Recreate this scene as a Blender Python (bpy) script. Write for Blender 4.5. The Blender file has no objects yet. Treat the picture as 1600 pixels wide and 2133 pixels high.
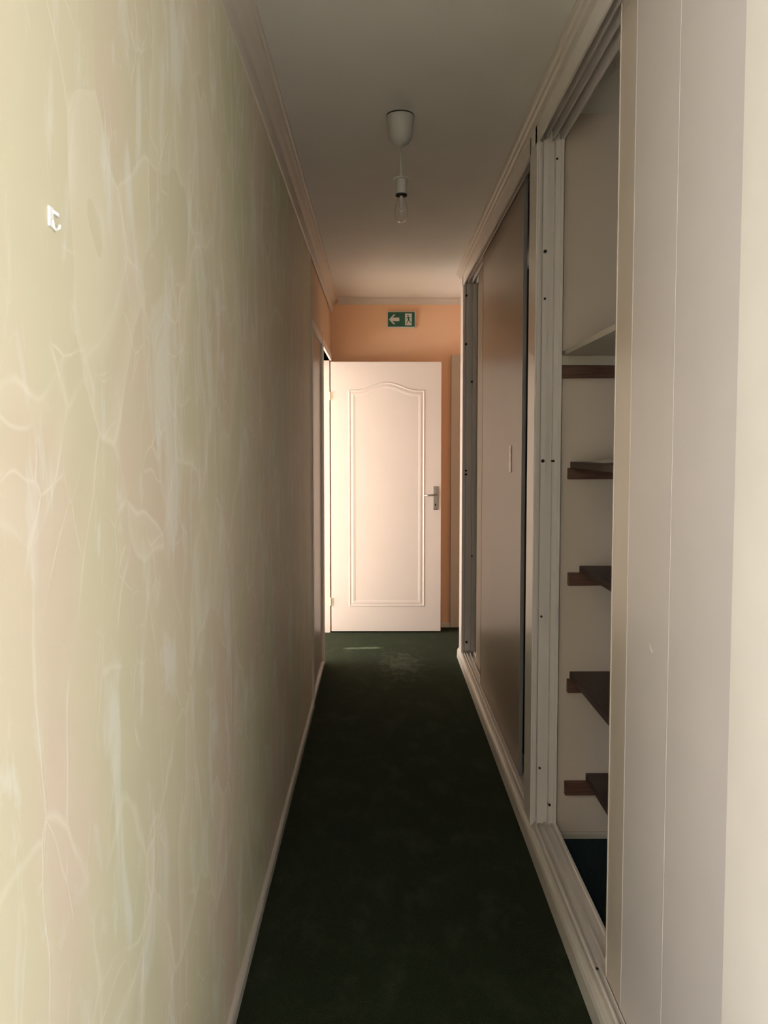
import bpy, bmesh, math, random
from mathutils import Vector, Matrix
random.seed(7)
S = bpy.context.scene
COL = S.collection

# ------------------------------------------------------------ camera, light, exposure
H = 1.394
cam_d = bpy.data.cameras.new('camera')
cam = bpy.data.objects.new('camera', cam_d); COL.objects.link(cam)
cam_d.sensor_fit = 'HORIZONTAL'; cam_d.sensor_width = 36.0; cam_d.lens = 36.0
cam_d.shift_y = (1018 - 1066.5) / 1600.0
cam_d.clip_start = 0.02
cam.location = (0, 0, H)
cam.rotation_euler = (math.radians(90) - math.atan2(87, 1600), 0, -math.atan2(10, 1600))
S.camera = cam

S.view_settings.view_transform = 'Standard'
S.view_settings.look = 'None'
S.view_settings.gamma = 1.0
S.view_settings.use_curve_mapping = False
S.view_settings.exposure = 0.0

w = bpy.data.worlds.new('world'); S.world = w; w.use_nodes = True
w.node_tree.nodes['Background'].inputs[0].default_value = (0.62, 0.75, 1.0, 1)
w.node_tree.nodes['Background'].inputs[1].default_value = 0.3

def area(name, loc, aim, sx, sy, power, color):
    d = bpy.data.lights.new(name, 'AREA'); d.shape = 'RECTANGLE'
    d.size = sx; d.size_y = sy; d.energy = power; d.color = color
    o = bpy.data.objects.new(name, d); COL.objects.link(o)
    o.location = loc
    o.rotation_euler = (Vector(aim) - Vector(loc)).to_track_quat('-Z', 'Y').to_euler()
    return o
# daylight entering the bedroom behind the photographer (through two added windows) and the room at the far left
NEAR_L, NEAR_R, FAR_P, SUN = 240.0, 92.0, 165.0, 20.0
NEAR_C = (0.92, 0.97, 1.06)
area('added_light_behind_right', (1.70, -2.05, 1.05), (1.70, 2.0, 1.05), 1.15, 1.5, NEAR_R, NEAR_C)
area('added_light_behind_left', (-1.58, -2.05, 1.05), (-1.58, 2.0, 1.05), 1.2, 1.5, NEAR_L, NEAR_C)
area('window_light_far_room', (-2.85, 4.80, 0.80), (0.0, 4.80, 0.80), 2.6, 1.4, FAR_P, (1.0, 0.93, 0.87))
sd = bpy.data.lights.new('sun', 'SUN'); sd.energy = SUN; sd.angle = 0.01; sd.color = (1.0, 0.90, 0.76)
so_ = bpy.data.objects.new('sun', sd); COL.objects.link(so_)
so_.rotation_euler = Vector((1.0, 0.06, -0.80)).to_track_quat('-Z', 'Y').to_euler()

S.cycles.max_bounces = 10
S.cycles.diffuse_bounces = 6
S.cycles.use_adaptive_sampling = True
S.cycles.adaptive_threshold = 0.05
S.cycles.use_denoising = True
S.cycles.sample_clamp_indirect = 4.0

# ------------------------------------------------------------ materials
def newmat(name):
    m = bpy.data.materials.new(name); m.use_nodes = True
    nt = m.node_tree
    return m, nt, nt.nodes['Principled BSDF'], nt.nodes.new, nt.links.new

def plain(name, col, rough=0.5, metal=0.0, spec=0.5, bump=0.0, bscale=60.0, var=0.0):
    m, nt, b, N, L = newmat(name)
    b.inputs['Base Color'].default_value = (*col, 1)
    b.inputs['Roughness'].default_value = rough
    b.inputs['Metallic'].default_value = metal
    b.inputs['Specular IOR Level'].default_value = spec
    tc = N('ShaderNodeTexCoord'); n = N('ShaderNodeTexNoise')
    n.inputs['Scale'].default_value = bscale; n.inputs['Detail'].default_value = 4
    L(tc.outputs['Object'], n.inputs['Vector'])
    if bump > 0:
        bp = N('ShaderNodeBump'); bp.inputs['Strength'].default_value = bump; bp.inputs['Distance'].default_value = 0.002
        L(n.outputs['Fac'], bp.inputs['Height']); L(bp.outputs['Normal'], b.inputs['Normal'])
    n2 = N('ShaderNodeTexNoise'); n2.inputs['Scale'].default_value = 3.5; n2.inputs['Detail'].default_value = 3
    L(tc.outputs['Object'], n2.inputs['Vector'])
    r = N('ShaderNodeValToRGB')
    v = max(var, 0.015)
    r.color_ramp.elements[0].position = 0.3; r.color_ramp.elements[1].position = 0.7
    r.color_ramp.elements[0].color = (col[0]*(1-v), col[1]*(1-v), col[2]*(1-v*1.3), 1)
    r.color_ramp.elements[1].color = (min(1, col[0]*(1+v)), min(1, col[1]*(1+v)), min(1, col[2]*(1+v)), 1)
    L(n2.outputs['Fac'], r.inputs['Fac']); L(r.outputs['Color'], b.inputs['Base Color'])
    return m

def wood(name, c1, c2, rough=0.5, axis_scale=(1, 1, 1)):
    m, nt, b, N, L = newmat(name)
    tc = N('ShaderNodeTexCoord'); mp = N('ShaderNodeMapping'); mp.inputs['Scale'].default_value = axis_scale
    n = N('ShaderNodeTexNoise'); n.inputs['Scale'].default_value = 9; n.inputs['Detail'].default_value = 6
    n.inputs['Distortion'].default_value = 1.2
    r = N('ShaderNodeValToRGB'); r.color_ramp.elements[0].position = 0.35; r.color_ramp.elements[1].position = 0.68
    r.color_ramp.elements[0].color = (*c1, 1); r.color_ramp.elements[1].color = (*c2, 1)
    L(tc.outputs['Object'], mp.inputs['Vector']); L(mp.outputs['Vector'], n.inputs['Vector'])
    L(n.outputs['Fac'], r.inputs['Fac']); L(r.outputs['Color'], b.inputs['Base Color'])
    bp = N('ShaderNodeBump'); bp.inputs['Strength'].default_value = 0.15; bp.inputs['Distance'].default_value = 0.001
    L(n.outputs['Fac'], bp.inputs['Height']); L(bp.outputs['Normal'], b.inputs['Normal'])
    b.inputs['Roughness'].default_value = rough
    return m

def trowel():
    """cream plaster smeared on with a trowel: overlapping rounded strokes, pale skim marks and thin ridges"""
    m, nt, b, N, L = newmat('cream_trowelled_plaster')
    tc = N('ShaderNodeTexCoord')
    mp = N('ShaderNodeMapping'); mp.inputs['Rotation'].default_value = (0.35, 0, 0); mp.inputs['Scale'].default_value = (1, 1.0, 0.62)
    L(tc.outputs['Object'], mp.inputs['Vector'])
    dn = N('ShaderNodeTexNoise'); dn.inputs['Scale'].default_value = 2.2; dn.inputs['Detail'].default_value = 3
    L(mp.outputs['Vector'], dn.inputs['Vector'])
    sub = N('ShaderNodeVectorMath'); sub.operation = 'SUBTRACT'; sub.inputs[1].default_value = (.5, .5, .5)
    sc = N('ShaderNodeVectorMath'); sc.operation = 'SCALE'; sc.inputs['Scale'].default_value = 0.32
    add = N('ShaderNodeVectorMath'); add.operation = 'ADD'
    L(dn.outputs['Color'], sub.inputs[0]); L(sub.outputs[0], sc.inputs[0]); L(mp.outputs['Vector'], add.inputs[0]); L(sc.outputs[0], add.inputs[1])
    def mixc(fac, a, c, mode='MIX'):
        x = N('ShaderNodeMix'); x.data_type = 'RGBA'; x.blend_type = mode
        if isinstance(fac, float): x.inputs[0].default_value = fac
        else: L(fac, x.inputs[0])
        for s, v in ((6, a), (7, c)):
            if isinstance(v, tuple): x.inputs[s].default_value = (*v, 1)
            else: L(v, x.inputs[s])
        return x.outputs[2]
    def ramp(src, *st):
        r = N('ShaderNodeValToRGB'); e = r.color_ramp.elements
        while len(e) < len(st): e.new(0.5)
        for i, (p, v) in enumerate(st):
            e[i].position = p; e[i].color = (v, v, v, 1) if not isinstance(v, tuple) else (*v, 1)
        L(src, r.inputs['Fac']); return r.outputs['Color']
    def math2(op, a, c):
        x = N('ShaderNodeMath'); x.operation = op
        for i, v in enumerate((a, c)):
            if isinstance(v, float): x.inputs[i].default_value = v
            else: L(v, x.inputs[i])
        return x.outputs[0]
    # large strokes: each cell its own slight tone
    v1 = N('ShaderNodeTexVoronoi'); v1.inputs['Scale'].default_value = 5.0; L(add.outputs[0], v1.inputs['Vector'])
    sep = N('ShaderNodeSeparateColor'); L(v1.outputs['Color'], sep.inputs[0])
    e1 = N('ShaderNodeTexVoronoi'); e1.feature = 'DISTANCE_TO_EDGE'; e1.inputs['Scale'].default_value = 5.0; L(add.outputs[0], e1.inputs['Vector'])
    e2 = N('ShaderNodeTexVoronoi'); e2.feature = 'DISTANCE_TO_EDGE'; e2.inputs['Scale'].default_value = 11.0; L(add.outputs[0], e2.inputs['Vector'])
    msk = N('ShaderNodeTexNoise'); msk.inputs['Scale'].default_value = 5.5; msk.inputs['Detail'].default_value = 2; L(tc.outputs['Object'], msk.inputs['Vector'])
    msk2 = N('ShaderNodeTexNoise'); msk2.inputs['Scale'].default_value = 9.0; msk2.inputs['Detail'].default_value = 2; L(mp.outputs['Vector'], msk2.inputs['Vector'])
    mk = ramp(msk.outputs['Fac'], (0.42, 0.0), (0.56, 1.0)); mk2 = ramp(msk2.outputs['Fac'], (0.47, 0.0), (0.58, 1.0))
    line1 = math2('MULTIPLY', ramp(e1.outputs['Distance'], (0.0, 1.0), (0.022, 0.0)), mk)
    line2 = math2('MULTIPLY', ramp(e2.outputs['Distance'], (0.0, 1.0), (0.025, 0.0)), mk2)
    line = math2('MAXIMUM', line1, line2)
    # soft skim inside some strokes, sharp on one side
    skim = math2('MULTIPLY', ramp(e1.outputs['Distance'], (0.0, 1.0), (0.16, 0.0)), ramp(sep.outputs[0], (0.5, 0.0), (0.8, 1.0)))
    fl = N('ShaderNodeTexNoise'); fl.inputs['Scale'].default_value = 7; fl.inputs['Detail'].default_value = 8; fl.inputs['Roughness'].default_value = 0.62; fl.inputs['Distortion'].default_value = 0.9
    mp2 = N('ShaderNodeMapping'); mp2.inputs['Scale'].default_value = (1, 1.5, 0.45); mp2.inputs['Rotation'].default_value = (-0.25, 0, 0)
    L(tc.outputs['Object'], mp2.inputs['Vector']); L(mp2.outputs['Vector'], fl.inputs['Vector'])
    flake = ramp(fl.outputs['Fac'], (0.53, 0.0), (0.64, 1.0))
    tone = N('ShaderNodeTexNoise'); tone.inputs['Scale'].default_value = 2.2; tone.inputs['Detail'].default_value = 4; L(mp.outputs['Vector'], tone.inputs['Vector'])
    base = ramp(tone.outputs['Fac'], (0.36, (0.63, 0.605, 0.43)), (0.5, (0.66, 0.60, 0.44)), (0.62, (0.69, 0.575, 0.46)))
    c = mixc(math2('MULTIPLY', sep.outputs[1], 0.35), base, (0.71, 0.69, 0.50))
    c = mixc(math2('MULTIPLY', skim, 0.35), c, (0.83, 0.78, 0.64))
    c = mixc(math2('MULTIPLY', flake, 0.55), c, (0.80, 0.80, 0.73))
    c = mixc(math2('MULTIPLY', line, 0.28), c, (0.93, 0.90, 0.78))
    L(c, b.inputs['Base Color'])
    hgt = math2('ADD', math2('MULTIPLY', line, 0.35), math2('ADD', math2('MULTIPLY', sep.outputs[1], 0.10), math2('MULTIPLY', fl.outputs['Fac'], 0.7)))
    bp = N('ShaderNodeBump'); bp.inputs['Strength'].default_value = 0.35; bp.inputs['Distance'].default_value = 0.0022
    L(hgt, bp.inputs['Height']); L(bp.outputs['Normal'], b.inputs['Normal'])
    b.inputs['Roughness'].default_value = 0.55
    b.inputs['Specular IOR Level'].default_value = 0.25
    return m

def carpet(name, c1, c2, worn_sunlit=None):
    m, nt, b, N, L = newmat(name)
    tc = N('ShaderNodeTexCoord')
    n = N('ShaderNodeTexNoise'); n.inputs['Scale'].default_value = 260; n.inputs['Detail'].default_value = 5
    L(tc.outputs['Object'], n.inputs['Vector'])
    r = N('ShaderNodeValToRGB'); r.color_ramp.elements[0].color = (*c1, 1); r.color_ramp.elements[1].color = (*c2, 1)
    r.color_ramp.elements[0].position = 0.3; r.color_ramp.elements[1].position = 0.7
    L(n.outputs['Fac'], r.inputs['Fac'])
    out = r.outputs['Color']
    if worn_sunlit:
        mp = N('ShaderNodeMapping'); mp.inputs['Scale'].default_value = (1.6, 1.0, 1.0); mp.inputs['Rotation'].default_value = (0, 0, 0.5)
        n2 = N('ShaderNodeTexNoise'); n2.inputs['Scale'].default_value = 6; n2.inputs['Detail'].default_value = 5; n2.inputs['Roughness'].default_value = 0.65
        L(tc.outputs['Object'], mp.inputs['Vector']); L(mp.outputs['Vector'], n2.inputs['Vector'])
        r2 = N('ShaderNodeValToRGB'); r2.color_ramp.elements[0].position = 0.5; r2.color_ramp.elements[1].position = 0.72
        r2.color_ramp.elements[0].color = (0, 0, 0, 1); r2.color_ramp.elements[1].color = (0.8, 0.8, 0.8, 1)
        L(n2.outputs['Fac'], r2.inputs['Fac'])
        mx = N('ShaderNodeMix'); mx.data_type = 'RGBA'; L(r2.outputs['Color'], mx.inputs[0]); L(out, mx.inputs[6]); mx.inputs[7].default_value = (*worn_sunlit, 1)
        out = mx.outputs[2]
        # sunlight by the doorway, painted into the carpet colour as a paler patch
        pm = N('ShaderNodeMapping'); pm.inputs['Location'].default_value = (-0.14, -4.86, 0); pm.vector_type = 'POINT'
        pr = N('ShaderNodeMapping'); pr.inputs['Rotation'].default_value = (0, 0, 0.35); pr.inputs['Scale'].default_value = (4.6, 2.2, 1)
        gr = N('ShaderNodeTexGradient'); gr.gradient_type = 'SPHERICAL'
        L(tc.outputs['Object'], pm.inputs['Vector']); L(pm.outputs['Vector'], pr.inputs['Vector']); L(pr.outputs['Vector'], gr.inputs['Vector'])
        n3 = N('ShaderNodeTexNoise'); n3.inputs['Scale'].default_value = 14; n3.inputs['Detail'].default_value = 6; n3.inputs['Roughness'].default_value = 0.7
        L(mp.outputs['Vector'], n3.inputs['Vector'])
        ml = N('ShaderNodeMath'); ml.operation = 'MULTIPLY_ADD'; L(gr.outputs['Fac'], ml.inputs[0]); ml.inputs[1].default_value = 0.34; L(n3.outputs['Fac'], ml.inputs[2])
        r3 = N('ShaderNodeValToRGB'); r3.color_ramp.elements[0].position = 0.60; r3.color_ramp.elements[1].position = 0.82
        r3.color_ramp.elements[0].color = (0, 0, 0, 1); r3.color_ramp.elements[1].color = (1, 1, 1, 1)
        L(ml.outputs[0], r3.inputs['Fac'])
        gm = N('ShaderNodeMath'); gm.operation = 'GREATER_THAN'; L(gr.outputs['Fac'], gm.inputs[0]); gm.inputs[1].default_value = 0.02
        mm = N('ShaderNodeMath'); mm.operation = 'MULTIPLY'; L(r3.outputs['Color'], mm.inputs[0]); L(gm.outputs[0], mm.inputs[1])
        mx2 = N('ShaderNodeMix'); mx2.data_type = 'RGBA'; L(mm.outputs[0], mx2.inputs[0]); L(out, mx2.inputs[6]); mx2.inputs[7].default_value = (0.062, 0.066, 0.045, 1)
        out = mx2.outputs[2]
    L(out, b.inputs['Base Color'])
    bp = N('ShaderNodeBump'); bp.inputs['Strength'].default_value = 0.8; bp.inputs['Distance'].default_value = 0.004
    L(n.outputs['Fac'], bp.inputs['Height']); L(bp.outputs['Normal'], b.inputs['Normal'])
    b.inputs['Roughness'].default_value = 1.0; b.inputs['Specular IOR Level'].default_value = 0.05
    b.inputs['Sheen Weight'].default_value = 0.05; b.inputs['Sheen Roughness'].default_value = 0.5; b.inputs['Sheen Tint'].default_value = (0.85, 0.95, 0.75, 1)
    return m

M = {}
M['plaster'] = trowel()
M['cream_wall'] = plain('cream_plain_plaster', (0.85, 0.79, 0.71), 0.7, bump=0.25, bscale=30, var=0.04)
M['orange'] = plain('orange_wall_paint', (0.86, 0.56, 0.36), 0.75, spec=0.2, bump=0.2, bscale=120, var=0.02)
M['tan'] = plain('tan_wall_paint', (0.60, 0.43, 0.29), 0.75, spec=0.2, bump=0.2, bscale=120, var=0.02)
M['ceiling'] = plain('off_white_ceiling_paint', (0.76, 0.745, 0.71), 0.85, spec=0.2, bump=0.15, bscale=90)
M['trim'] = plain('cream_trim_paint', (0.64, 0.59, 0.52), 0.45)
M['plinth'] = plain('pale_grey_skirting', (0.50, 0.47, 0.42), 0.4)
M['pale_floor'] = plain('pale_tile_floor', (0.48, 0.41, 0.34), 0.6)
M['carpet'] = carpet('dark_green_carpet', (0.009, 0.013, 0.005), (0.025, 0.034, 0.016), worn_sunlit=(0.032, 0.038, 0.022))
M['carpet_closet'] = carpet('dark_teal_closet_carpet', (0.012, 0.026, 0.032), (0.028, 0.050, 0.060))
M['door'] = plain('satin_white_door_lacquer', (0.80, 0.72, 0.67), 0.32)
M['alu'] = plain('cream_lacquered_aluminium', (0.80, 0.75, 0.70), 0.26)
M['alu_dark'] = plain('grey_aluminium', (0.40, 0.41, 0.42), 0.3, metal=0.4)
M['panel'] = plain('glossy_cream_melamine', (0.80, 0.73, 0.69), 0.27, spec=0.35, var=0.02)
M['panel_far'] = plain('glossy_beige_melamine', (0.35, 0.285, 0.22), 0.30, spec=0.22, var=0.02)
M['stile'] = plain('beige_melamine_border', (0.69, 0.60, 0.50), 0.25)
M['closet'] = plain('beige_closet_lining', (0.72, 0.62, 0.52), 0.6)
M['bay_shade'] = plain('dark_closet_shade', (0.10, 0.08, 0.07), 0.8)  # near-black colour standing in for shade inside the far bay
M['batten'] = wood('red_brown_batten_wood', (0.095, 0.045, 0.030), (0.175, 0.085, 0.055), 0.5, (1, 12, 12))
M['board'] = wood('dark_brown_shelf_wood', (0.050, 0.028, 0.026), (0.085, 0.046, 0.040), 0.55, (14, 1, 14))
M['white_board'] = plain('white_shelf_laminate', (0.60, 0.55, 0.46), 0.4)
M['black'] = plain('black_hole', (0.01, 0.008, 0.006), 0.8)
M['chrome'] = plain('satin_nickel', (0.36, 0.33, 0.30), 0.3, metal=0.9)
M['brass'] = plain('polished_hinge_metal', (0.82, 0.76, 0.62), 0.3, metal=0.3)
M['white_plastic'] = plain('white_plastic', (0.80, 0.80, 0.76), 0.35)
M['lamp_white'] = plain('aged_white_lamp_plastic', (0.46, 0.45, 0.41), 0.4)
M['bright_white'] = plain('bright_white_plastic', (0.95, 0.96, 0.97), 0.3)
M['green'] = plain('emergency_sign_green', (0.012, 0.10, 0.055), 0.4)
M['sign_white'] = plain('sign_white', (0.58, 0.57, 0.52), 0.4)
M['paper'] = plain('pale_paper', (0.78, 0.75, 0.68), 0.7)
g, nt, b, N, L = newmat('clear_bulb_glass')
b.inputs['Base Color'].default_value = (1, 1, 1, 1); b.inputs['Roughness'].default_value = 0.0
b.inputs['Transmission Weight'].default_value = 1.0; b.inputs['IOR'].default_value = 1.3
M['glass'] = g

# ------------------------------------------------------------ helpers
def box(bm, x0, x1, y0, y1, z0, z1):
    vs = [bm.verts.new((x, y, z)) for x in (x0, x1) for y in (y0, y1) for z in (z0, z1)]
    for f in ((0, 1, 3, 2), (4, 6, 7, 5), (0, 4, 5, 1), (2, 3, 7, 6), (0, 2, 6, 4), (1, 5, 7, 3)):
        bm.faces.new([vs[i] for i in f])
def boxes(*bs):
    bm = bmesh.new()
    for b_ in bs: box(bm, *b_)
    return bm
def prism(bm, pts, axis, a, b_):
    """extrude a 2-D outline: axis 'Y' takes (x,z) points, 'Z' takes (x,y), 'X' takes (y,z)"""
    def P(p, t):
        return {'Y': (p[0], t, p[1]), 'Z': (p[0], p[1], t), 'X': (t, p[0], p[1])}[axis]
    A = [bm.verts.new(P(p, a)) for p in pts]; B = [bm.verts.new(P(p, b_)) for p in pts]
    n = len(pts)
    bm.faces.new(A); bm.faces.new(B[::-1])
    for i in range(n): bm.faces.new((A[i], B[i], B[(i+1) % n], A[(i+1) % n]))
def lathe(bm, prof, cx, cy, seg=32, cap=True):
    rings = [[bm.verts.new((cx + r*math.cos(2*math.pi*k/seg), cy + r*math.sin(2*math.pi*k/seg), z)) for k in range(seg)] for r, z in prof]
    for a, c in zip(rings, rings[1:]):
        for k in range(seg): bm.faces.new((a[k], a[(k+1) % seg], c[(k+1) % seg], c[k]))
    if cap: bm.faces.new(rings[0]); bm.faces.new(rings[-1])
def tube(bm, pts, r, seg=10):
    pts = [Vector(p) for p in pts]; rings = []
    for i, p in enumerate(pts):
        d = (pts[min(i+1, len(pts)-1)] - pts[max(i-1, 0)]).normalized()
        u = d.orthogonal().normalized()
        if rings:
            u = (up - d*up.dot(d)).normalized()
        up = u; v = d.cross(u)
        rr = r[i] if isinstance(r, (list, tuple)) else r
        rings.append([bm.verts.new(p + (u*math.cos(2*math.pi*k/seg) + v*math.sin(2*math.pi*k/seg))*rr) for k in range(seg)])
    for a, c in zip(rings, rings[1:]):
        for k in range(seg): bm.faces.new((a[k], a[(k+1) % seg], c[(k+1) % seg], c[k]))
    bm.faces.new(rings[0]); bm.faces.new(rings[-1])
def obj(name, bm, mat, parent=None, bevel=0.0, smooth=False, seg=2):
    bmesh.ops.recalc_face_normals(bm, faces=bm.faces)
    me = bpy.data.meshes.new(name); bm.to_mesh(me); bm.free()
    me.materials.append(M[mat])
    o = bpy.data.objects.new(name, me); COL.objects.link(o)
    if parent is not None:
        o.parent = parent
        o.matrix_parent_inverse = Matrix.Translation(-parent.location)
    if bevel:
        md = o.modifiers.new('bevel', 'BEVEL'); md.width = bevel; md.segments = seg; md.limit_method = 'ANGLE'; md.angle_limit = 0.6
    if smooth:
        for p in me.polygons: p.use_smooth = True
    return o
def tag(o, label=None, cat=None, group=None, kind=None):
    if label: o['label'] = label
    if cat: o['category'] = cat
    if group: o['group'] = group
    if kind: o['kind'] = kind
    return o
def struct(name, bm, mat, label, cat, bevel=0.0, smooth=False):
    return tag(obj(name, bm, mat, None, bevel, smooth), label, cat, None, 'structure')
def thing(name, loc, label, cat, group=None, kind=None):
    o = bpy.data.objects.new(name, None); COL.objects.link(o); o.location = loc; o.empty_display_size = 0.05
    return tag(o, label, cat, group, kind)

XL, XR, HC = -0.36, 0.53, 2.52
YE = 5.886           # end wall
YD0, YD1, ZD = 4.90, 5.705, 2.03    # doorway in the left wall

# ------------------------------------------------------------ setting: shell
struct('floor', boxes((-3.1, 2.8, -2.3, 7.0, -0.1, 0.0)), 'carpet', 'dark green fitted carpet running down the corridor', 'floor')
struct('ceiling', boxes((-3.1, 2.8, -2.3, 7.0, HC, HC + 0.1)), 'ceiling', 'off-white painted corridor ceiling', 'ceiling')
struct('wall_left', boxes((XL-0.08, XL, -0.2, 4.06, 0, HC)), 'plaster', 'long cream trowelled plaster wall on the left', 'wall')
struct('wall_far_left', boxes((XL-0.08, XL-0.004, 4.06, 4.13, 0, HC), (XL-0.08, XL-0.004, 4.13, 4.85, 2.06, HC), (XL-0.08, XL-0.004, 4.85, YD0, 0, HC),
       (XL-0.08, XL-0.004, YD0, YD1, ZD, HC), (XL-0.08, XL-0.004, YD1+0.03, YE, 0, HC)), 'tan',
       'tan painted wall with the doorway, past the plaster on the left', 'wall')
struct('wall_far', boxes((XL-0.08, 1.6, YE, YE+0.1, 0, HC)), 'orange', 'orange end wall behind the open white door', 'wall')
struct('wall_right', boxes((XR, XR+0.08, -0.2, 1.14, 0, HC)), 'cream_wall', 'cream plaster wall at the right edge beside the wardrobe', 'wall')
# bedroom around the photographer and room beyond the doorway (what the light comes through)
struct('wall_behind', boxes((-2.7, -2.2, -2.2, -2.1, 0, HC), (2.3, 2.7, -2.2, -2.1, 0, HC), (-0.95, 1.1, -2.2, -2.1, 0, HC),
       (-2.2, -0.95, -2.2, -2.1, 2.2, HC), (1.1, 2.3, -2.2, -2.1, 2.2, HC), (-2.2, -0.95, -2.2, -2.1, 0, 0.3), (1.1, 2.3, -2.2, -2.1, 0, 0.3)),
       'cream_wall', 'unseen cream wall behind the photographer with two added windows and a light-blocking pier', 'wall')  # two windows and pier added to shape the light falloff along the corridor
struct('wall_behind_left', boxes((-2.7, -2.6, -2.1, -0.2, 0, HC), (-2.6, XL, -0.28, -0.2, 0, HC)), 'cream_wall', 'cream side wall behind the photographer on the left', 'wall')
struct('wall_behind_right', boxes((2.6, 2.7, -2.1, -0.2, 0, HC), (XR, 2.6, -0.28, -0.2, 0, HC)), 'cream_wall', 'cream side wall behind the photographer on the right', 'wall')
struct('wall_side_room', boxes((-3.0, XL-0.08, 3.0, 3.1, 0, HC), (-3.0, XL-0.08, 6.7, 6.8, 0, HC), (-3.0, -2.9, 3.1, 3.45, 0, HC), (-3.0, -2.9, 6.2, 6.7, 0, HC),
       (-3.0, -2.9, 3.45, 5.073, 1.8, HC), (-3.0, -2.9, 5.113, 6.2, 1.8, HC), (-3.0, -2.9, 5.073, 5.113, 1.8, 2.13), (-3.0, -2.9, 5.073, 5.113, 2.40, HC), (XL-0.08, XL-0.02, YE, 6.7, 0, HC)), 'cream_wall', 'pale walls of the bright room through the far left doorway, with an added sun slot', 'wall')  # narrow high slot added to throw a sun streak onto the carpet

struct('floor_side_room', boxes((-2.9, XL-0.09, 3.1, 6.7, 0, 0.004)), 'pale_floor', 'pale sunlit floor of the side room beyond the doorway', 'floor')
# closet shell
CB = 1.22
struct('wall_closet_back', boxes((CB, CB+0.05, 1.0, 5.02, 0, HC)), 'closet', 'beige back wall inside the wardrobe', 'wall')
struct('wall_closet_divider', boxes((0.631, CB, 2.66, 2.735, 0, HC), (0.622, 0.631, 2.70, 2.735, 0, HC)), 'closet', 'beige dividing wall carrying the shelf battens', 'wall')
struct('wall_closet_near', boxes((XR+0.08, CB, 1.0, 1.06, 0, HC)), 'closet', 'beige near side wall inside the wardrobe', 'wall')
struct('wall_closet_end', boxes((0.545, CB+0.05, 4.94, 5.04, 0, HC)), 'trim', 'pale end wall of the wardrobe by the far door', 'wall')
struct('floor_closet', boxes((0.622, CB, 1.06, 2.66, 0.0, 0.006), (0.622, CB, 2.735, 4.94, 0.0, 0.006)), 'carpet_closet', 'dark blue-green carpet on the wardrobe floor', 'floor')
struct('wall_right_far', boxes((1.5, 1.6, 5.04, YE, 0, HC), (CB+0.05, 1.5, 4.94, 5.04, 0, HC)), 'orange', 'orange recess wall beyond the wardrobe end', 'wall')

struct('wall_closet_shade', boxes((CB-0.01, CB-0.001, 2.74, 4.93, 0, HC), (0.63, CB-0.01, 4.93, 4.9398, 0, HC), (0.624, CB-0.01, 2.7352, 2.742, 0, HC)), 'bay_shade', 'dark sheets painting the shade inside the far wardrobe bay', 'wall')  # dark sheets added to paint shade into the far bay
# ------------------------------------------------------------ trims
def crown_pts(x, s):
    # (x, z) outline; s=+1 grows to +x
    p = [(0, 2.400), (0.006, 2.402), (0.008, 2.425), (0.008, 2.462), (0.014, 2.468), (0.020, 2.474), (0.028, 2.486), (0.038, 2.498), (0.040, 2.505), (0.048, 2.508), (0.048, HC), (0, HC)]
    return [(x + s*a, z) for a, z in p]
bm = bmesh.new(); prism(bm, crown_pts(XL, 1), 'Y', -0.2, YE)
struct('trim_1', bm, 'trim', 'cream moulded ceiling cornice along the left wall', 'cornice')
bm = bmesh.new()
p = [(0.535, 2.474), (0.522, 2.476), (0.520, 2.486), (0.512, 2.490), (0.510, 2.500), (0.502, 2.504), (0.498, 2.512), (0.498, HC), (0.535, HC)]
prism(bm, p, 'Y', -0.2, 5.04)
struct('trim_2', bm, 'trim', 'cream ceiling moulding above the sliding wardrobe doors', 'cornice')
bm = bmesh.new(); prism(bm, [(YE, 2.47), (YE-0.01, 2.472), (YE-0.014, 2.49), (YE-0.03, 2.505), (YE-0.032, HC), (YE, HC)], 'X', XL+0.048, 1.5)
struct('trim_3', bm, 'trim', 'pale cornice across the top of the orange end wall', 'cornice')
bm = bmesh.new(); prism(bm, [(XL-0.004, 0), (XL+0.013, 0), (XL+0.013, 0.030), (XL+0.009, 0.036), (XL-0.004, 0.037)], 'Y', -0.2, 4.06)
struct('baseboard_left', bm, 'plinth', 'low grey skirting strip along the left wall', 'skirting')
bm = bmesh.new(); prism(bm, [(XL-0.006, 0), (XL+0.008, 0), (XL+0.008, 0.028), (XL+0.004, 0.032), (XL-0.006, 0.033)], 'Y', 4.062, YD0-0.05)
struct('baseboard_far_left', bm, 'plinth', 'low skirting strip below the closed left door', 'skirting')
bm = bmesh.new(); prism(bm, [(YE, 0), (YE-0.012, 0), (YE-0.012, 0.028), (YE-0.008, 0.036), (YE, 0.037)], 'X', XL, 0.545)
struct('baseboard_far', bm, 'trim', 'pale skirting at the foot of the end wall', 'skirting')
struct('trim_4', boxes((XL-0.005, XL+0.003, 4.052, 4.062, 0.035, 2.40)), 'trim', 'thin vertical edge bead where the cream plaster ends', 'edge bead')
bm = bmesh.new(); prism(bm, [(2.66, 0.0), (2.648, 0.0), (2.648, 0.022), (2.652, 0.028), (2.66, 0.028)], 'X', 0.63, CB)
struct('baseboard_closet', bm, 'white_board', 'small pale bead at the foot of the wardrobe side wall', 'skirting')

# closed door in the left wall
d2 = thing('door_2', (XL, 4.49, 0), 'closed glossy door in the left wall before the doorway', 'door', kind='structure')
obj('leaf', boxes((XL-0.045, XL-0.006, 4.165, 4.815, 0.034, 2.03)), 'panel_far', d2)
obj('casing', boxes((XL-0.07, XL+0.006, 4.115, 4.160, 0.034, 2.075), (XL-0.07, XL+0.006, 4.82, 4.855, 0.034, 2.075), (XL-0.07, XL+0.006, 4.160, 4.82, 2.035, 2.075)), 'trim', d2, 0.002)

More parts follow.
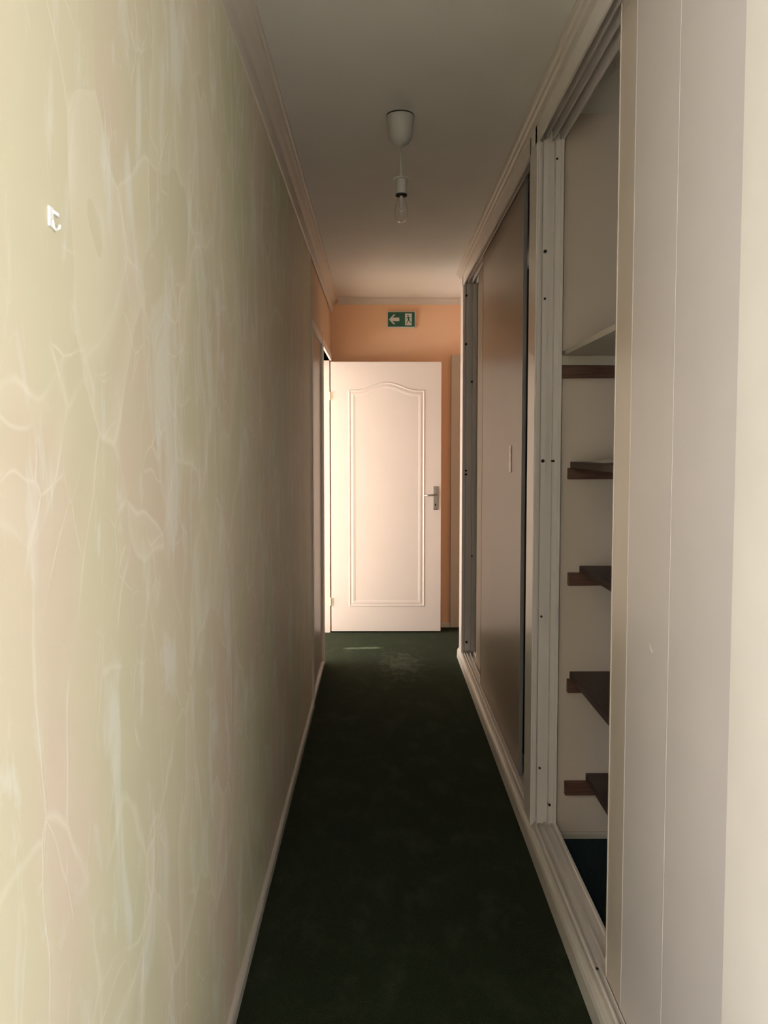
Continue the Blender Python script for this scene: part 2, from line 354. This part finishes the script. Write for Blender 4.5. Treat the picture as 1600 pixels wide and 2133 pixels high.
# open doorway frame with the open door leaf (hinged on the far jamb)
dr = thing('door_1', (XL, YD1, 0), 'open white door with arched moulded panel across the corridor end', 'door', kind='structure')
obj('door_frame', boxes((XL-0.10, XL+0.010, YD0-0.045, YD0-0.004, 0.0, ZD+0.045), (XL-0.10, XL+0.010, YD0-0.004, YD1+0.0, ZD, ZD+0.045),
                        (XL-0.10, XL-0.012, YD0-0.004, YD0+0.016, 0.0, ZD), (XL-0.10, XL-0.008, YD1+0.005, YD1+0.06, 0.0, ZD+0.045)), 'door', dr, 0.002)
y0 = YD1
leaf = obj('door_leaf', boxes((-0.358, 0.461, y0, y0+0.040, 0.012, 2.022)), 'door', dr, 0.002)
def outline(ins, n=14):
    xl, xr, zb, zs, zp = -0.222 + ins, 0.335 - ins, 0.203 + ins, 1.812 - ins, 1.869 - ins
    pts = [(xl, zb), (xr, zb), (xr, zs)]
    xa, xb, xm = 0.285 - ins*0.4, -0.172 + ins*0.4, 0.0565
    for k in range(n+1):
        t = k/n; x = xa + (xm-xa)*t; pts.append((x, zs + (zp-zs)*(0.5-0.5*math.cos(math.pi*t))))
    for k in range(1, n+1):
        t = k/n; x = xm + (xb-xm)*t; pts.append((x, zs + (zp-zs)*(0.5+0.5*math.cos(math.pi*t))))
    pts.append((xl, zs))
    return pts
# moulding: profile swept round the outline (inset, height proud of the leaf)
prof = [(-0.005, 0.0), (-0.001, 0.0032), (0.004, 0.0036), (0.008, 0.0008), (0.013, 0.0004), (0.018, 0.0010), (0.026, 0.0026), (0.036, 0.0018), (0.046, 0.0)]
bm = bmesh.new(); rings = []
for ins, hh in prof:
    rings.append([bm.verts.new((x, y0 - hh, z)) for x, z in outline(ins)])
for a, c in zip(rings, rings[1:]):
    n = len(a)
    for k in range(n): bm.faces.new((a[k], a[(k+1) % n], c[(k+1) % n], c[k]))
obj('panel_moulding', bm, 'door', leaf)
# lever handle
hp = obj('handle_plate', boxes((0.402, 0.438, y0-0.007, y0+0.001, 0.926, 1.101)), 'chrome', leaf, 0.003)
bm = bmesh.new()
tube(bm, [(0.421, y0-0.004, 1.040), (0.421, y0-0.045, 1.040), (0.412, y0-0.052, 1.040), (0.38, y0-0.053, 1.038), (0.335, y0-0.052, 1.036)], [0.009, 0.008, 0.008, 0.007, 0.006])
tag(obj('door_handle', bm, 'chrome', dr, smooth=True), 'satin metal lever handle')
bm = boxes((0.414, 0.424, y0-0.0082, y0-0.006, 0.955, 0.972)); box(bm, 0.410, 0.430, y0-0.0082, y0-0.006, 0.929, 0.934)
obj('keyhole', bm, 'black', dr)
for z in (1.770, 0.236):
    bm = bmesh.new(); lathe(bm, [(0.007, z-0.03), (0.008, z-0.028), (0.008, z+0.028), (0.007, z+0.03)], -0.364, y0-0.004, 14)
    box(bm, -0.385, -0.345, y0-0.003, y0+0.0005, z-0.025, z+0.025)
    obj('hinge', bm, 'brass', dr)

# door at the right of the end wall
d3 = thing('door_3', (0.9, YE, 0), 'closed pale door on the end wall half hidden behind the wardrobe', 'door', kind='structure')
obj('casing', boxes((0.548, 0.612, YE-0.018, YE, 0.0, 2.09), (1.38, 1.444, YE-0.018, YE, 0.0, 2.09), (0.612, 1.38, YE-0.018, YE, 2.026, 2.09)), 'trim', d3, 0.003)
obj('leaf', boxes((0.614, 1.378, YE-0.008, YE, 0.01, 2.024)), 'door', d3)

# window frame in the side room and two added ones behind (seen by nobody from here, the daylight's way in)
def window(n, cx0, cx1, cy0, cy1, z0, z1, label):
    t = thing(n, ((cx0+cx1)/2, (cy0+cy1)/2, z0), label, 'window', kind='structure')
    bm = bmesh.new(); f = 0.05
    if cx1-cx0 > cy1-cy0:
        for a, b_ in ((cx0, cx0+f), (cx1-f, cx1), ((cx0+cx1-f)/2, (cx0+cx1+f)/2)): box(bm, a, b_, cy0, cy1, z0, z1)
        for a, b_ in ((z0, z0+f), (z1-f, z1)): box(bm, cx0+f, cx1-f, cy0, cy1, a, b_)
    else:
        for a, b_ in ((cy0, cy0+f), (cy1-f, cy1), ((cy0+cy1-f)/2, (cy0+cy1+f)/2)): box(bm, cx0, cx1, a, b_, z0, z1)
        for a, b_ in ((z0, z0+f), (z1-f, z1)): box(bm, cx0, cx1, cy0+f, cy1-f, a, b_)
    obj('window_frame', bm, 'trim', t)
window('added_window_1', -2.2, -0.95, -2.18, -2.12, 0.3, 2.2, 'added white framed window behind the photographer, left one')
window('added_window_3', 1.1, 2.3, -2.18, -2.12, 0.3, 2.2, 'added white framed window behind the photographer, right one')
window('window_2', -2.98, -2.92, 3.45, 6.2, 0.0, 1.8, 'white framed glazed door of the bright side room')

# ------------------------------------------------------------ wardrobes: frames
def sill_pts():
    p = [(0.545, 0.0), (0.545, 0.058), (0.549, 0.0655), (0.552, 0.0655), (0.5535, 0.048), (0.562, 0.048), (0.5635, 0.068), (0.566, 0.068), (0.5665, 0.050), (0.584, 0.050),
         (0.5845, 0.068), (0.587, 0.068), (0.5875, 0.050), (0.591, 0.048), (0.610, 0.048), (0.611, 0.069), (0.6145, 0.071), (0.622, 0.071), (0.622, 0.0)]
    return p
def head_pts():
    return [(0.53, 2.474), (0.53, 2.413), (0.536, 2.413), (0.536, 2.452), (0.558, 2.452), (0.560, 2.430), (0.5635, 2.430), (0.5635, 2.466), (0.5875, 2.466), (0.5875, 2.430),
            (0.591, 2.430), (0.591, 2.466), (0.613, 2.466), (0.613, 2.424), (0.622, 2.424), (0.622, HC), (0.53, HC)]
def jamb_pts(Y):
    """aluminium jamb seen from the corridor, channels opening toward -Y"""
    return [(0.536, Y+0.030), (0.536, Y), (0.5395, Y), (0.5400, Y+0.003), (0.5445, Y+0.003), (0.5450, Y+0.024), (0.5535, Y+0.024), (0.5540, Y+0.004), (0.5715, Y+0.004), (0.5720, Y+0.012),
            (0.5840, Y+0.012), (0.5845, Y+0.025), (0.5940, Y+0.025), (0.5945, Y+0.003), (0.6115, Y+0.003), (0.6120, Y), (0.622, Y), (0.622, Y+0.030)]
kerb = [(0.516, 0.0), (0.518, 0.046), (0.522, 0.056), (0.529, 0.064), (0.537, 0.065), (0.545, 0.062), (0.545, 0.0)]
bm = bmesh.new(); prism(bm, kerb, 'Y', 0.9, 5.04)
struct('baseboard_right', bm, 'trim', 'rounded cream kerb moulding in front of the wardrobe tracks', 'skirting', smooth=False)

def frame(label, ya, yb, scr):
    t = thing('wardrobe_frame', (0.575, (ya+yb)/2, 0), label, 'wardrobe frame', 'fixed frames of the sliding wardrobes')
    bm = bmesh.new(); prism(bm, sill_pts(), 'Y', ya, yb); obj('bottom_track', bm, 'alu', t)
    bm = bmesh.new(); prism(bm, head_pts(), 'Y', ya, yb); obj('top_track', bm, 'alu', t)
    bm = bmesh.new(); prism(bm, jamb_pts(yb-0.030), 'Z', 0.071, 2.424)
    obj('side_channel', bm, 'alu', t)
    for (x, z, r) in scr:
        bm = bmesh.new()
        A = [bm.verts.new((x + r*math.cos(k*math.pi/5), yb-0.0305, z + r*math.sin(k*math.pi/5))) for k in range(10)]
        B = [bm.verts.new((x + r*math.cos(k*math.pi/5), yb-0.010, z + r*math.sin(k*math.pi/5))) for k in range(10)]
        bm.faces.new(A); bm.faces.new(B[::-1])
        for k in range(10): bm.faces.new((A[k], B[k], B[(k+1) % 10], A[(k+1) % 10]))
        obj('screw', bm, 'black', t)
    return t
f1 = frame('cream aluminium track frame round the open shelved wardrobe bay', 1.06, 2.66,
      [(0.598, 2.36, .0035), (0.561, 2.054, .0055), (0.562, 1.896, .0040), (0.561, 1.346, .0060), (0.597, 1.346, .0045), (0.562, 0.807, .0040), (0.562, 0.270, .0040), (0.598, 0.138, .0045)])
bm = bmesh.new(); lathe(bm, [(0.0045, 0.0585), (0.0045, 0.0600)], 0.5575, 1.895, 10); obj('screw', bm, 'black', f1)
f2 = frame('cream aluminium track frame round the far wardrobe bay with two doors', 2.735, 4.94,
      [(0.553, 2.35, .006), (0.552, 2.046, .007), (0.590, 1.809, .006), (0.556, 1.242, .006), (0.556, 1.218, .007), (0.597, 0.692, .005), (0.565, 0.131, .008)])
# post between the bays and end post
struct('trim_5', boxes((0.530, 0.536, 2.632, 2.752, 0.064, 2.474), (0.536, 0.622, 2.6605, 2.7345, 0.0, 2.474)), 'alu', 'cream upright post between the two wardrobe bays', 'post', bevel=0.0015)
struct('trim_6', boxes((0.530, 0.5445, 4.905, 5.04, 0.060, HC), ), 'door', 'white upright closing the far end of the wardrobe', 'post', bevel=0.002)

# ------------------------------------------------------------ sliding doors
def sliding(label, xa, ya, yb, detail, mats=('panel', 'stile'), edge='alu_dark', ew=0.006):
    zb, zt = 0.0540, 2.455
    t = thing('sliding_door', (xa, (ya+yb)/2, zb), label, 'sliding door', 'sliding doors of the wardrobes')
    tk = 0.014
    obj('door_panel', boxes((xa+0.001, xa+tk, ya+ew, yb-ew, zb, zt)), mats[0], t)
    for a, b_ in ((ya, ya+ew), (yb-ew, yb)):
        obj('stile', boxes((xa-0.001, xa+tk+0.001, a, b_, zb, zt)), edge, t, 0.001)
    return t
s1 = sliding('near cream sliding door with vertical seam, at the right edge', 0.568, 1.075, 1.858, True, edge='stile')
tag(obj('border_strip', boxes((0.5687, 0.5695, 1.745, 1.8518, 0.0605, 2.454)), 'stile', s1), 'beige vertical border strip of the door')
obj('seam_bead', boxes((0.5686, 0.5695, 1.4885, 1.4905, 0.0605, 2.454), (0.5685, 0.5695, 1.739, 1.744, 0.0605, 2.454)), 'alu', s1)
bm = bmesh.new(); tube(bm, [(0.5688, 1.592, 1.000-0.02), (0.5688, 1.585, 0.972), (0.5688, 1.575, 0.966)], 0.0012, 6)
obj('scuff_mark', bm, 'stile', s1)
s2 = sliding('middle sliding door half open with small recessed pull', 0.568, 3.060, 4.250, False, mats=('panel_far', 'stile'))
pl = obj('recessed_pull', boxes((0.5655, 0.5692, 3.300, 3.345, 1.285, 1.400)), 'alu', s2, 0.002)
bm = bmesh.new()
for z in (1.305, 1.342, 1.379): box(bm, 0.5648, 0.5658, 3.308, 3.337, z-0.012, z+0.012)
obj('pull_recess', bm, 'chrome', pl)
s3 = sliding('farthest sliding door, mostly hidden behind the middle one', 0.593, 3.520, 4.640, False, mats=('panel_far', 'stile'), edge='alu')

# ------------------------------------------------------------ shelves and battens in the open bay
def batten(z0, z1, x0, mat, label):
    return tag(obj('shelf_batten', boxes((x0, CB, 2.640, 2.6598, z0, z1)), mat, None, 0.0015), label, 'shelf batten', 'battens screwed to the wardrobe side wall')
batten(1.673, 1.706, 0.625, 'white_board', 'pale batten directly under the topmost white shelf')
batten(1.630, 1.671, 0.625, 'batten', 'dark red-brown batten just below the pale one, top of the bay')
batten(1.283, 1.321, 0.652, 'batten', 'brown batten under the shelf with the paper on it')
batten(0.913, 0.957, 0.657, 'batten', 'brown batten under the middle brown shelf, at door handle height')
batten(0.534, 0.581, 0.659, 'batten', 'brown batten under the second lowest brown shelf')
batten(0.167, 0.214, 0.655, 'batten', 'brown batten under the lowest brown shelf')
def shelf(x0, z0, z1, mat, label, dx=0.0):
    bm = bmesh.new()
    prism(bm, [(x0, 2.6595), (x0+dx, 1.0605), (CB, 1.0605), (CB, 2.6595)], 'Z', z0, z1)
    return tag(obj('shelf_board', bm, mat, None, 0.0015), label, 'shelf', 'shelf boards in the open wardrobe bay')
shelf(0.632, 1.7062, 1.724, 'white_board', 'topmost white shelf board seen from below', 0.0)
shelf(0.662, 1.3212, 1.343, 'board', 'dark brown shelf board with pale paper lying on it')
shelf(0.699, 0.9572, 0.980, 'board', 'dark brown shelf board, third from the top')
shelf(0.669, 0.5812, 0.606, 'board', 'dark brown shelf board, second from the bottom')
shelf(0.731, 0.2142, 0.240, 'board', 'lowest dark brown shelf board, set back from the front')
# curled paper on the second shelf
bm = bmesh.new(); nx, ny = 10, 4
g_ = [[bm.verts.new((0.700 + 0.16*i/nx, 2.40 + 0.22*j/ny, 1.3436 + 0.009*math.sin(3.0*i/nx)**2*(0.4+0.6*j/ny))) for j in range(ny+1)] for i in range(nx+1)]
h_ = [[bm.verts.new((v.co.x, v.co.y, v.co.z + 0.0012)) for v in r_] for r_ in g_]
for i in range(nx):
    for j in range(ny):
        bm.faces.new((g_[i][j], g_[i][j+1], g_[i+1][j+1], g_[i+1][j])); bm.faces.new((h_[i][j], h_[i+1][j], h_[i+1][j+1], h_[i][j+1]))
for i in range(nx):
    bm.faces.new((g_[i][0], g_[i+1][0], h_[i+1][0], h_[i][0])); bm.faces.new((g_[i][ny], h_[i][ny], h_[i+1][ny], g_[i+1][ny]))
for j in range(ny):
    bm.faces.new((g_[0][j], h_[0][j], h_[0][j+1], g_[0][j+1])); bm.faces.new((g_[nx][j], g_[nx][j+1], h_[nx][j+1], h_[nx][j]))
tag(obj('paper_sheet', bm, 'paper', None, smooth=True), 'pale curled paper lying on a brown wardrobe shelf', 'paper')

# ------------------------------------------------------------ pendant lamp holder
px, py = 0.072, 2.680
t = thing('pendant_light', (px, py, HC), 'white ceiling pendant with bare clear bulb and no shade', 'ceiling light')
bm = bmesh.new()
lathe(bm, [(0.0475, HC-0.004), (0.0480, HC-0.006), (0.0455, HC-0.020), (0.0435, HC-0.040), (0.0415, HC-0.062), (0.038, HC-0.077), (0.030, HC-0.090), (0.018, HC-0.098), (0.006, HC-0.102), (0.0045, HC-0.106)], px, py, 48)
cn = obj('canopy', bm, 'lamp_white', t, smooth=True)
bm = bmesh.new(); lathe(bm, [(0.0475, HC-0.0002), (0.0475, HC-0.0045)], px, py, 40); tag(obj('gap_shadow_ring', bm, 'black', cn), 'black ring painting the shadow gap between canopy and ceiling')  # shadow gap above the canopy painted as a black ring
qx = px + 0.004
bm = bmesh.new(); tube(bm, [(px, py, HC-0.104), (px+0.002, py, 2.37), (qx, py, 2.312)], 0.0024, 10); obj('cord', bm, 'lamp_white', t, smooth=True)
o_ = 0.0
def LZ(pr): return [(r_, z_-o_) for r_, z_ in pr]
bm = bmesh.new()
lathe(bm, LZ([(0.0035, 2.336), (0.006, 2.328), (0.008, 2.314), (0.016, 2.310), (0.020, 2.306), (0.020, 2.262), (0.0185, 2.258)]), qx, py, 30)
so = obj('socket', bm, 'lamp_white', t, smooth=False)
bm = bmesh.new(); lathe(bm, LZ([(0.019, 2.3095), (0.029, 2.3095), (0.029, 2.3055), (0.019, 2.3055)]), qx, py, 30); obj('collar_ring', bm, 'lamp_white', so)
bm = bmesh.new(); lathe(bm, LZ([(0.0180, 2.2585), (0.0196, 2.2575), (0.0196, 2.2520), (0.014, 2.2515)]), qx, py, 30); tag(obj('socket_rim', bm, 'black', so), 'black rim at the lamp holder mouth')
bm = bmesh.new()
bp_ = [(0.0125, 2.2560), (0.0128, 2.246), (0.0150, 2.236), (0.0195, 2.222), (0.0230, 2.206), (0.0238, 2.193), (0.0225, 2.182), (0.0185, 2.172), (0.0120, 2.1655), (0.0050, 2.1630), (0.001, 2.1628)]
inner = [(max(r_-0.0007, 0.0005), z_+(0.0007 if z_ < 2.2 else 0)) for r_, z_ in bp_][::-1]
lathe(bm, LZ(bp_ + inner), qx, py, 32, cap=False)
bu = obj('bulb', bm, 'glass', t, smooth=True)
q = 2.0
bm = bmesh.new(); tube(bm, [(qx, py, 2.254-o_), (qx, py, 2.225-o_), (qx, py, 2.210-o_)], [0.006, 0.004, 0.003], 10)
tube(bm, [(qx, py, 2.222-o_), (qx-0.008, py, 2.204-o_)], 0.0006, 6); tube(bm, [(qx, py, 2.222-o_), (qx+0.008, py, 2.204-o_)], 0.0006, 6); tube(bm, [(qx-0.008, py, 2.204-o_), (qx, py, 2.200-o_), (qx+0.008, py, 2.204-o_)], 0.0006, 6)
obj('filament', bm, 'paper', bu)

# ------------------------------------------------------------ emergency exit sign
sx0, sx1, sz0, sz1 = 0.058, 0.276, 2.294, 2.418
ys = YE - 0.022
t = thing('exit_sign', ((sx0+sx1)/2, YE, sz0), 'green exit sign with white arrow and running figure above the door', 'sign')
obj('sign_housing', boxes((sx0, sx1, ys, YE-0.0005, sz0, sz1)), 'sign_white', t, 0.003)
obj('sign_face', boxes((sx0+0.008, sx1-0.008, ys-0.002, ys+0.001, sz0+0.008, sz1-0.008)), 'green', t)
yf = ys - 0.0022
def flat(bm, pts, y=yf, th=0.0012):
    A = [bm.verts.new((x, y-th, z)) for x, z in pts]; B = [bm.verts.new((x, y+0.0005, z)) for x, z in pts]
    bm.faces.new(A); bm.faces.new(B[::-1])
    for i in range(len(pts)): bm.faces.new((A[i], B[i], B[(i+1) % len(pts)], A[(i+1) % len(pts)]))
zc = (sz0+sz1)/2
bm = bmesh.new()
flat(bm, [(0.074, zc), (0.108, zc+0.036), (0.122, zc+0.036), (0.100, zc+0.013), (0.152, zc+0.013), (0.152, zc-0.013), (0.100, zc-0.013), (0.122, zc-0.036), (0.108, zc-0.036)])
obj('arrow', bm, 'sign_white', t)
bm = bmesh.new(); flat(bm, [(0.196, zc-0.044), (0.246, zc-0.044), (0.246, zc+0.044), (0.196, zc+0.044)]); dr_ = obj('doorway_symbol', bm, 'sign_white', t)
bm = bmesh.new(); Y2 = yf - 0.0012
def limb(a, b_, w1):
    a = Vector(a); b_ = Vector(b_); d = (b_-a).normalized(); n_ = Vector((-d.y, d.x))*w1/2
    flat(bm, [tuple(a+n_), tuple(b_+n_), tuple(b_-n_), tuple(a-n_)], Y2, 0.0008)
flat(bm, [(0.217 + 0.006*math.cos(k*math.pi/6), zc+0.029 + 0.006*math.sin(k*math.pi/6)) for k in range(12)], Y2, 0.0008)
limb((0.219, zc+0.020), (0.224, zc-0.006), 0.011)
limb((0.219, zc+0.018), (0.205, zc+0.008), 0.0045); limb((0.221, zc+0.018), (0.237, zc+0.012), 0.0045)
limb((0.224, zc-0.004), (0.213, zc-0.017), 0.006); limb((0.213, zc-0.016), (0.208, zc-0.034), 0.005)
limb((0.224, zc-0.004), (0.234, zc-0.020), 0.006); limb((0.234, zc-0.020), (0.245, zc-0.026), 0.005)
obj('running_figure', bm, 'green', dr_)

# ------------------------------------------------------------ small white hook on the left wall
t = thing('wall_hook', (XL, 0.866, 1.646), 'small white plastic hook stub on the cream plaster wall', 'hook')
obj('back_plate', boxes((XL-0.0002, XL+0.0025, 0.851, 0.862, 1.634, 1.656)), 'bright_white', t, 0.0008)
bm = bmesh.new()
tube(bm, [(XL+0.002, 0.860, 1.652), (XL+0.004, 0.866, 1.651), (XL+0.005, 0.870, 1.649)], 0.0020, 8)
tube(bm, [(XL+0.002, 0.859, 1.642), (XL+0.002, 0.860, 1.636), (XL+0.003, 0.864, 1.633), (XL+0.005, 0.869, 1.636), (XL+0.005, 0.870, 1.640)], 0.0019, 8)
obj('hook_prong', bm, 'bright_white', t, smooth=True)
